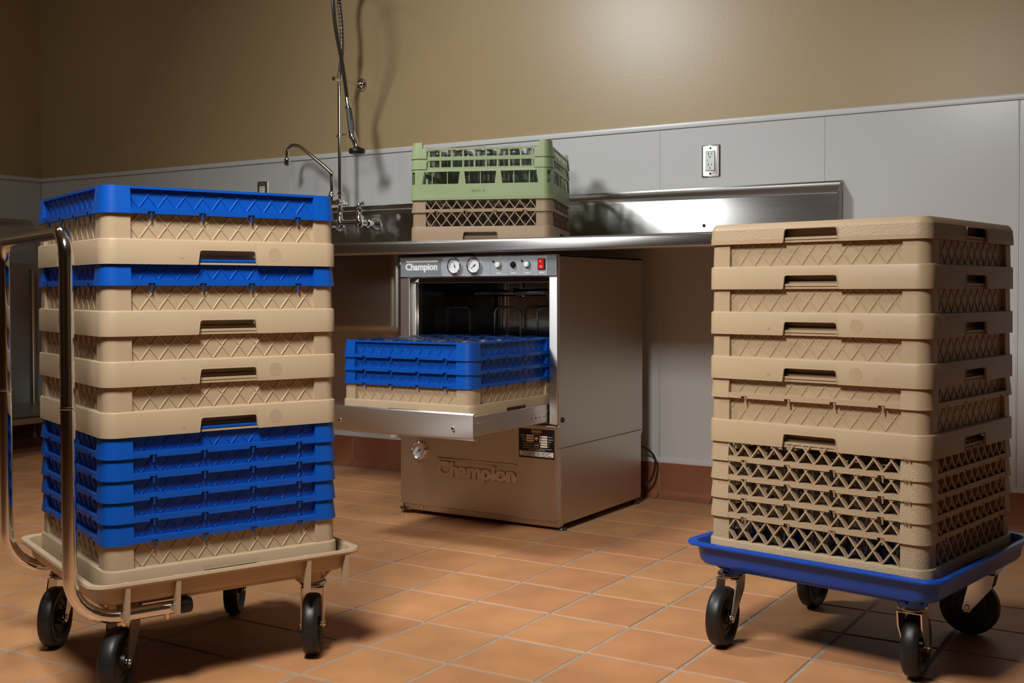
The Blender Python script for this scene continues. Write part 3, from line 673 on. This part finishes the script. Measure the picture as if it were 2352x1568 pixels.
mb = MB(); mb.lathe([(.0085, -.007), (.0115, -.006), (.0115, .006), (.0085, .007)], 12, (FX, FY, 1.415)); mb.tube([(FX - .018, FY, 1.413), (FX, FY, 1.415), (FX + .05, FY - .012, 1.418), (FX + .092, FY - .05, 1.42), (FX + .098, FY - .062, 1.41)], .0036, 8); fp('hook', mb, 'chrome')
so = [(FX - .045, FY, 1.135), (FX - .046, FY, 1.245), (FX - .060, FY, 1.272), (FX - .20, FY, 1.369), (FX - .235, FY, 1.388), (FX - .272, FY, 1.392), (FX - .296, FY, 1.372), (FX - .299, FY, 1.335)]
mb = MB(); mb.tube(smooth(so, 6), .0085, 14)
mb.lathe([(.008, 0), (.013, .002), (.0145, .010), (.013, .018), (.0145, .022), (.0125, .030), (.0085, .031)], 16, (FX - .299, FY, 1.308)); mb.lathe([(.008, 0), (.0155, .003), (.0155, .010), (.012, .013), (.012, .022), (.009, .024)], 16, (FX - .045, FY, 1.16)); mb.tube([(FX, FY, 1.135), (FX - .055, FY, 1.135)], .011, 12)
fp('swing_spout', mb, 'chrome', angle=55)
# ------------------------------------------------------------------ outlets
def outlet(x, z, label):
    r = thing('wall_outlet', label, 'outlet', (x, WY - .006, z))
    mb = MB(); w2, h2 = .035, .0575
    lv = [(0, 0), (0, -.003), (.002, -.0055), (.005, -.007), (.008, -.0075)]
    rs = [[(a, y, b) for a, b in rrect(-w2 + d, w2 - d, -h2 + d, h2 - d, .004, 3)] for d, y in lv]; mb.quadstrip([[q[i] for q in rs] for i in range(len(rs[0]))], True); mb.face(rs[-1]); part('cover_plate', mb, 'steel', r)
    s = part('socket_insert', bxm(-.0165, .0165, -.0100, -.007, -.034, .034, c=.0012), 'white', r); part('shadow_gap', bxm(-.0180, .0180, -.0080, -.0070, -.0355, .0355), 'black', r)
    for zz in (.019, -.020):
        mb = MB(); mb.box(-.0078, -.0052, -.0104, -.0098, zz + .002, zz + .011); part('slot', mb, 'black', s); mb = MB(); mb.box(.0045, .0068, -.0104, -.0098, zz + .003, zz + .010); part('slot', mb, 'black', s)
        part('slot', disc(.0026, .0006, 12, (-.0005, -.0098, zz - .005)), 'black', s)
    part('indicator', bxm(-.011, -.0085, -.0104, -.0098, .0005, .004), 'black', s)
    for zz in (.0455, -.0455):
        sc_ = part('screw', disc(.0038, .0016, 14, (0, -.0072, zz)), 'chrome', r); part('screw_slot', bxm(-.0032, .0032, -.0091, -.0086, zz - .0006, zz + .0006), 'black', sc_)
    return r
outlet(-1.5525, 1.2215, 'stainless plated double outlet on white panel above the right end of the dish table')
outlet(-3.739, 1.209, 'dark looking outlet plate on white wall just above the left stack of racks')
# ------------------------------------------------------------------ dishwasher
dw = thing('undercounter_dishwasher', 'stainless undercounter dishwasher with its rack tray pulled out, under the dish table', 'dishwasher', (-2.075, 3.38, 0))
def dloc(mb): mb.v = [(x + 2.075, y - 3.38, z) for x, y, z in mb.v]; return mb
def dp(name, mb, m, parent=None, angle=38): return part(name, dloc(mb), m, parent or dw, angle=angle)
X0, X1, YF, YB = -2.385, -1.762, 3.085, 3.69
OX0, OX1, OZ0, OZ1 = -2.343, -1.796, 0.337, 0.792      # opening
def dsh(mb, a, **k): mb.box(*a, **k)
mb = MB(); mb.box(X1 - .006, X1, YF + .004, YB, .262, .8735, .002); mb.box(X1 - .006, X1 - .001, YF + .02, YB - .006, .805, .807)
p_side = dp('side_panel', mb, 'steel_dull'); mb = MB(); mb.box(X0, X0 + .006, YF + .004, YB, .262, .8735, .002); dp('side_panel', mb, 'steel_dull')
mb = MB(); mb.prism([(YF + .008, .022), (YB - .022, .022), (YB - .022, .240), (YB - .006, .262), (YF + .008, .262)], 0, X1 - .004, X1 + .0035); dp('lower_side_panel', mb, 'steel_dull')
mb = MB(); mb.prism([(YF + .008, .022), (YB - .022, .022), (YB - .022, .240), (YB - .006, .262), (YF + .008, .262)], 0, X0 - .0035, X0 + .004); dp('lower_side_panel', mb, 'steel_dull')
mb = MB(); mb.box(X0 + .006, X1 - .006, YB - .006, YB, .03, .8735); dp('back_panel', mb, 'steel_dull'); mb = MB(); mb.box(X0, X1, YF + .006, YB, .866, .8735, .002); dp('top_panel', mb, 'steel_dull')
mb = disc(.0085, .003, 16, (0, 0, 0), 'x'); mb.v = [(X1 - x, y + 3.108, z + .352) for x, y, z in mb.v]; dp('plug', mb, 'black', p_side)
# wash chamber
mb = MB(); cx0, cx1, cy1 = -2.33, -1.798, 3.62; pl = [(cx0, YF + .02)] + [(x, y) for x, y in arc(cx0 + .05, cy1 - .05, .05, 180, 90, 6)] + [(x, y) for x, y in arc(cx1 - .05, cy1 - .05, .05, 90, 0, 6)] + [(cx1, YF + .02)]
mb.quadstrip([[(x, y, .345), (x, y, .785)] for x, y in pl]); mb.face([(x, y, .785) for x, y in pl]); mb.face([(x, y, .345) for x, y in pl]); ch = dp('wash_chamber', mb, 'steel_inside', angle=50)
# opening frame
mb = MB(); mb.box(X0, OX0, YF - .004, YF + .03, .337, .806, .0025); dp('door_jamb', mb, 'steel'); mb = MB(); mb.box(OX1, X1 - .002, YF - .004, YF + .03, .262 + .075, .806, .0025); dp('door_jamb', mb, 'steel')
mb = MB(); mb.box(OX0, OX1, YF + .022, YF + .034, .786, .808); mb.box(OX0, OX0 + .022, YF + .022, YF + .034, .337, .79); mb.box(OX0, OX1, YF + .022, YF + .034, .330, .348); dp('inner_frame', mb, 'steel_inside')
for a_ in ((OX0 + .022, OX0 + .0245, YF + .012, YF + .034, .337, .789), (OX0 + .022, OX1, YF + .012, YF + .034, .7865, .789), (OX0 + .008, OX0 + .011, YF + .016, YF + .024, .337, .786), (OX0 + .015, OX0 + .0165, YF + .016, YF + .024, .337, .786)):
    dp('frame_edge', bxm(*a_, c=.0006), 'zinc')
# spray arms and guides inside
mb = MB(); mb.tube([(-2.26, 3.36, .752), (-1.88, 3.36, .752)], .011, 12); mb.lathe([(0, .785), (.014, .785), (.014, .765), (.020, .760), (.020, .742), (.008, .736), (0, .736)], 16, (-2.07, 3.36, 0)); dp('spray_arm', mb, 'steel_inside', ch)
mb = MB(); mb.tube([(-2.02, 3.22, .762), (-1.90, 3.50, .762)], .008, 10); mb.lathe([(0, .785), (.010, .785), (.010, .752), (.013, .750), (.013, .732), (0, .732)], 14, (-1.955, 3.36, 0)); dp('rinse_arm', mb, 'steel_inside', ch)
for xa, xb, yy in ((-2.27, -2.16, 3.50), (-2.10, -2.00, 3.52), (-1.955, -1.84, 3.48)):
    mb = MB(); mb.tube(fillet([(xa, yy, .36), (xa, yy, .700), (xb, yy, .700), (xb, yy, .36)], [.022, .022], 5), .005, 8); dp('wire_guide', mb, 'chrome', ch, 60)
mb = MB(); mb.tube([(-1.995, 3.595, .36), (-1.995, 3.595, .78)], .016, 14); mb.tube([(-2.05, 3.59, .40), (-2.05, 3.59, .76)], .007, 10); dp('riser_tube', mb, 'steel_inside', ch, 60)
# control panel
cp = dp('control_panel', bxm(X0, X1 - .002, YF - .002, YF + .02, .8065, .8745, c=.0012), 'steel')
cy = YF - .0022
mb = MB(); mb.box(X0 + .004, X1 - .006, cy - .0008, cy, .8095, .8715); dp('overlay', mb, 'panel_grey', cp)
mb = MB()
pts = [(-2.213, .8095)] + [(-2.213 + .010 - .010 * math.cos(R(a)), .8095 + .031 - .031 * math.cos(R(a))) for a in range(0, 181, 30)] + [(-1.803, .8715), (-1.803, .8095)]
pts = [(-2.206, .8095), (-2.211, .822), (-2.2125, .8405), (-2.210, .856), (-2.203, .8715), (-1.803, .8715), (-1.803, .8095)]
mb.prism(pts, 1, cy - .0012, cy - .0007); dp('light_field', mb, 'panel_light', cp)
for a, b in (((X0, .8725), (X1 - .002, .8755)), ((X0, .8052), (X1 - .002, .8085))):
    mb = MB(); mb.box(a[0], b[0], YF - .007, YF, a[1], b[1], .0008); dp('edge_trim', mb, 'chrome', cp)
for x in (X0 + .0015, X1 - .0035): mb = MB(); mb.box(x - .0015, x + .0015, YF - .006, YF, .808, .873, .0006); dp('edge_trim', mb, 'chrome', cp)
def dtext(name, body, x, y, z, size, depth, m, parent, **k): return wtext(name, body, x + 2.075, y - 3.38, z, size, depth, m, parent, **k)
def fit_text(o, width):
    d = o.data; xs = [v.co.x for v in d.vertices]; s = width / (max(xs) - min(xs)); d.transform(Matrix.Translation((-min(xs), 0, 0))); d.transform(Matrix.Diagonal((s, 1, 1, 1)))
    return o
lt = dtext('logo_text', 'Champion', -2.3615, cy - .0010, .8310, .0315, .0003, 'print_white', cp, bold=.0013); fit_text(lt, .134)
mb = MB(); mb.box(-2.359, -2.226, cy - .0016, cy - .0008, .8565, .8625); dp('logo_bar', mb, 'print_white', cp)
for x in (-2.020 - .0, -1.951, -1.902, -1.840): 
    x = x + .004; mb = MB(); mb.box(x - .0004, x + .0004, cy - .0016, cy - .001, .8095, .8715); dp('divider_line', mb, 'panel_grey', cp)
def gauge(x, z, y, r, ang):
    mb = MB(); mb.lathe([(r * .80, -.004), (r * .82, -.010), (r * .9, -.012), (r, -.010), (r * 1.02, -.004), (r * 1.02, 0)], 30, (x, y, z), 'y'); g = dp('gauge', mb, 'chrome', None)
    mb = disc(r * .84, .003, 28, (x, y - .001, z)); dp('dial', mb, 'dial', g)
    mb = MB()
    for a in range(-225, 46, 27):
        c, s = math.cos(R(a)), math.sin(R(a)); mb.box(x + c * r * .62 - .0009, x + c * r * .62 + .0009, y - .0046, y - .004, z + s * r * .62 - .0009, z + s * r * .62 + .0009)
    dp('tick_marks', mb, 'black', g)
    mb = MB(); c, s = math.cos(R(ang)), math.sin(R(ang)); mb.tube([(x - c * r * .25, y - .0055, z - s * r * .25), (x + c * r * .58, y - .0055, z + s * r * .58)], [.0012, .0005], 6); mb.lathe([(0, -.006), (.0025, -.006), (.0025, -.004)], 10, (x, y, z), 'y'); dp('needle', mb, 'black', g)
    return g
gauge(-2.155, .8425, cy, .0275, 110); gauge(-2.077, .8430, cy, .0275, 215)
def button(x, z, m, ringm, r=.012):
    mb = MB(); mb.lathe([(0, -.004), (r * .95, -.004), (r, 0)], 20, (x, cy - .001, z), 'y'); b = dp('button_ring', mb, ringm, cp)
    mb = MB(); mb.lathe([(0, -.011), (r * .62, -.0105), (r * .76, -.008), (r * .78, -.003)], 20, (x, cy - .001, z), 'y'); dp('button_cap', mb, m, cp)
button(-1.984, .8440, 'white', 'panel_grey'); button(-1.928, .8440, 'black', 'black', .0105); button(-1.875, .8440, 'white', 'teal')
for x in (-2.004, -1.895): mb = MB(); mb.lathe([(0, -.004), (.003, -.003), (.0042, 0)], 12, (x, cy - .001, .855), 'y'); dp('indicator_light', mb, 'led_dark', cp)
for x in (-1.984, -1.928, -1.875, -1.822): mb = MB(); mb.box(x - .009, x + .009, cy - .0015, cy - .001, .8160, .8185); dp('caption', mb, 'print_white', cp)
sw = dp('switch_frame', bxm(-1.8365, -1.8085, cy - .004, cy, .8265, .8620, c=.001), 'black', cp)
mb = MB(); mb.prism([(cy - .004, .829), (cy - .0055, .829), (cy - .0065, .844), (cy - .010, .8595), (cy - .004, .8595)], 0, -1.8335, -1.8115); rk = dp('switch_rocker', mb, 'red', cp)
mb = MB(); mb.box(-1.8235, -1.8215, cy - .0098, cy - .0085, .8500, .8560); dp('switch_mark', mb, 'print_white', cp)
mb = MB(); mb.lathe([(.0024, -.0005), (.0034, -.0005), (.0034, 0)], 12, (-1.8225, cy - .0058, .8365), 'y'); dp('switch_mark', mb, 'print_white', cp)
# lower front panel
lp = dp('lower_front_panel', bxm(X0 + .002, X1 - .004, YF - .008, YF + .012, .034, .334, c=.002), 'steel_dull')
ly = YF - .008
lt = dtext('embossed_logo', 'Champion', -2.230, ly, .1450, .066, .0030, 'steel_dull', lp, bold=.0022, bevel=.0022); fit_text(lt, .315)
mb = MB(); mb.box(-2.226, -1.914, ly - .0045, ly, .1935, .2040, .0030); dp('embossed_bar', mb, 'steel_dull', lp)
gauge(-2.300, .2215, ly, .030, 215)
mb = MB(); mb.box(X0 + .008, X1 - .002, YF + .006, YF + .03, .012, .034, .002); tk = dp('toe_rail', mb, 'steel_dull')
for x in (-2.30, -1.80): mb = disc(.004, .003, 10, (x, YF + .006, .024)); dp('bolt', mb, 'zinc', tk)
ft = MB(); ft.lathe([(.006, .03), (.006, .010), (.014, .009), (.018, .003), (.018, 0), (0, 0)], 16); ftm = ft.mesh('foot', 'dark_metal')
for x in (X0 + .06, X1 - .012):
    for y in (YF + .035, YB - .04): link('foot', ftm, dw, (x + 2.075, y - 3.38, 0))
# data plate
pl_ = dp('data_plate', bxm(-1.905, -1.774, ly - .0007, ly, .2285, .3215), 'label_black'); py = ly - .0009
def pbox(x0, x1, z0, z1, m='label_cream'): mb = MB(); mb.box(x0, x1, py - .0002, py + .0002, z0, z1); return dp('label_field', mb, m, pl_)
fit_text(dtext('label_text', 'Champion', -1.8585, py, .3115, .0085, .0001, 'label_cream', pl_, bold=.0003), .040); pbox(-1.8585, -1.8195, .3185, .3194)
for i in range(3): pbox(-1.877, -1.849, .2965 - i * .0078, .3022 - i * .0078)
for i in range(5): pbox(-1.829 + (.004 if i > 2 else 0), -1.799, .2955 - i * .0078, .3012 - i * .0078)
for body, x, z_, wd, hh in (('INDUSTRIES INC.', -1.8565, .3070, .034, .0028), ('WINSTON SALEM, N.C.', -1.8535, .3035, .029, .0026), ('MODEL NO.', -1.899, .2985, .017, .0034), ('VOLTAGE', -1.895, .2905, .014, .0034), ('PHASE', -1.892, .2830, .011, .0034), ('WASH TEMPERATURE', -1.889, .2745, .034, .0034), ('RINSE TEMPERATURE', -1.889, .2665, .034, .0034), ('WASH CYCLE  75 SECONDS', -1.889, .2590, .044, .0030), ('RINSE CYCLE  15 SECONDS', -1.829, .2575, .045, .0030), ('FLOW WATER PRESSURE  20 - 25 PSI', -1.868, .2535, .060, .0030), ('SERIAL NO.', -1.796, .2965, .017, .0034), ('AMPERAGE', -1.796, .2885, .018, .0034), ('HERTZ', -1.796, .2810, .011, .0034), ('F', -1.795, .2735, .003, .0034), ('F', -1.795, .2657, .003, .0034)):
    fit_text(dtext('label_text', body, x, py, z_, hh * 1.25, .0001, 'label_cream', pl_), wd)
pbox(-1.902, -1.777, .2345, .2500)
for i, wd in enumerate((.112, .095, .118)): 
    for j in range(6): pbox(-1.8395 - wd / 2 + j * wd / 6, -1.8395 - wd / 2 + (j + .82) * wd / 6, .2455 - i * .0045, .2472 - i * .0045, 'label_black').location.y -= .0003
mb = MB(); mb.lathe([(.0082, -.0003), (.0092, -.0003), (.0092, 0)], 24, (-1.8395, py, .2700), 'y'); dp('label_mark', mb, 'label_cream', pl_)
fit_text(dtext('label_text', 'NSF', -1.8455, py, .2675, .0068, .0001, 'label_cream', pl_, bold=.0002), .012)
mb = MB(); mb.lathe([(.0, -.0003), (.0065, -.0003), (.0065, 0)], 20, (-1.8395, py, .2915), 'y'); dp('label_mark', mb, 'label_cream', pl_)
# pulled-out rack tray
TYR = 2.634; tx0, tx1 = -2.330, -1.799
tr = dp('rack_tray', bxm(tx0 + .004, tx1 - .004, TYR + .008, 3.14, .374, .382), 'steel')
mb = MB(); mb.prism([(TYR + .010, .410), (TYR + .004, .413), (TYR, .409), (TYR, .345), (TYR + .004, .337), (TYR + .014, .3345), (TYR + .030, .340), (TYR + .030, .343), (TYR + .014, .3385), (TYR + .006, .345), (TYR + .006, .402)], 0, tx0 - .006, tx1 + .016); fr = dp('tray_front', mb, 'steel', tr)
for x in (-1.852, -2.270): mb = MB(); mb.lathe([(0, -.004), (.004, -.0035), (.0058, -.001), (.0058, 0)], 14, (x, TYR, .368), 'y'); dp('screw', mb, 'chrome', fr)
for sx_, x in ((1, tx1), (-1, tx0)):
    mb = MB(); mb.box(x - .003, x, TYR + .006, 3.12, .346, .402, .001); mb.box(x - .0015, x + .0015, TYR + .05, 3.12, .380, .383); rl = dp('tray_rail', mb, 'steel', tr)
    if sx_ > 0:
        for i in range(4): mb = MB(); mb.lathe([(0, .0006), (.0025, .0006), (.0025, 0)], 10, (x, 2.98 + i * .025, .366), 'x'); dp('rail_hole', mb, 'black', rl)

mb = MB(); mb.tube(smooth([(-1.82, 3.70, .20), (-1.785, 3.75, .19), (-1.752, 3.768, .155), (-1.750, 3.768, .11), (-1.77, 3.765, .06), (-1.82, 3.74, .03), (-1.90, 3.72, .02)], 5), .004, 8); dp('power_cord', mb, 'rubber', None, 60)
mb = MB(); mb.lathe([(0, .022), (.020, .022), (.034, .017), (.036, .013), (.030, .010), (0, .010)], 22, (-2.372, 3.115, 0)); dp('drip_cup', mb, 'chrome')
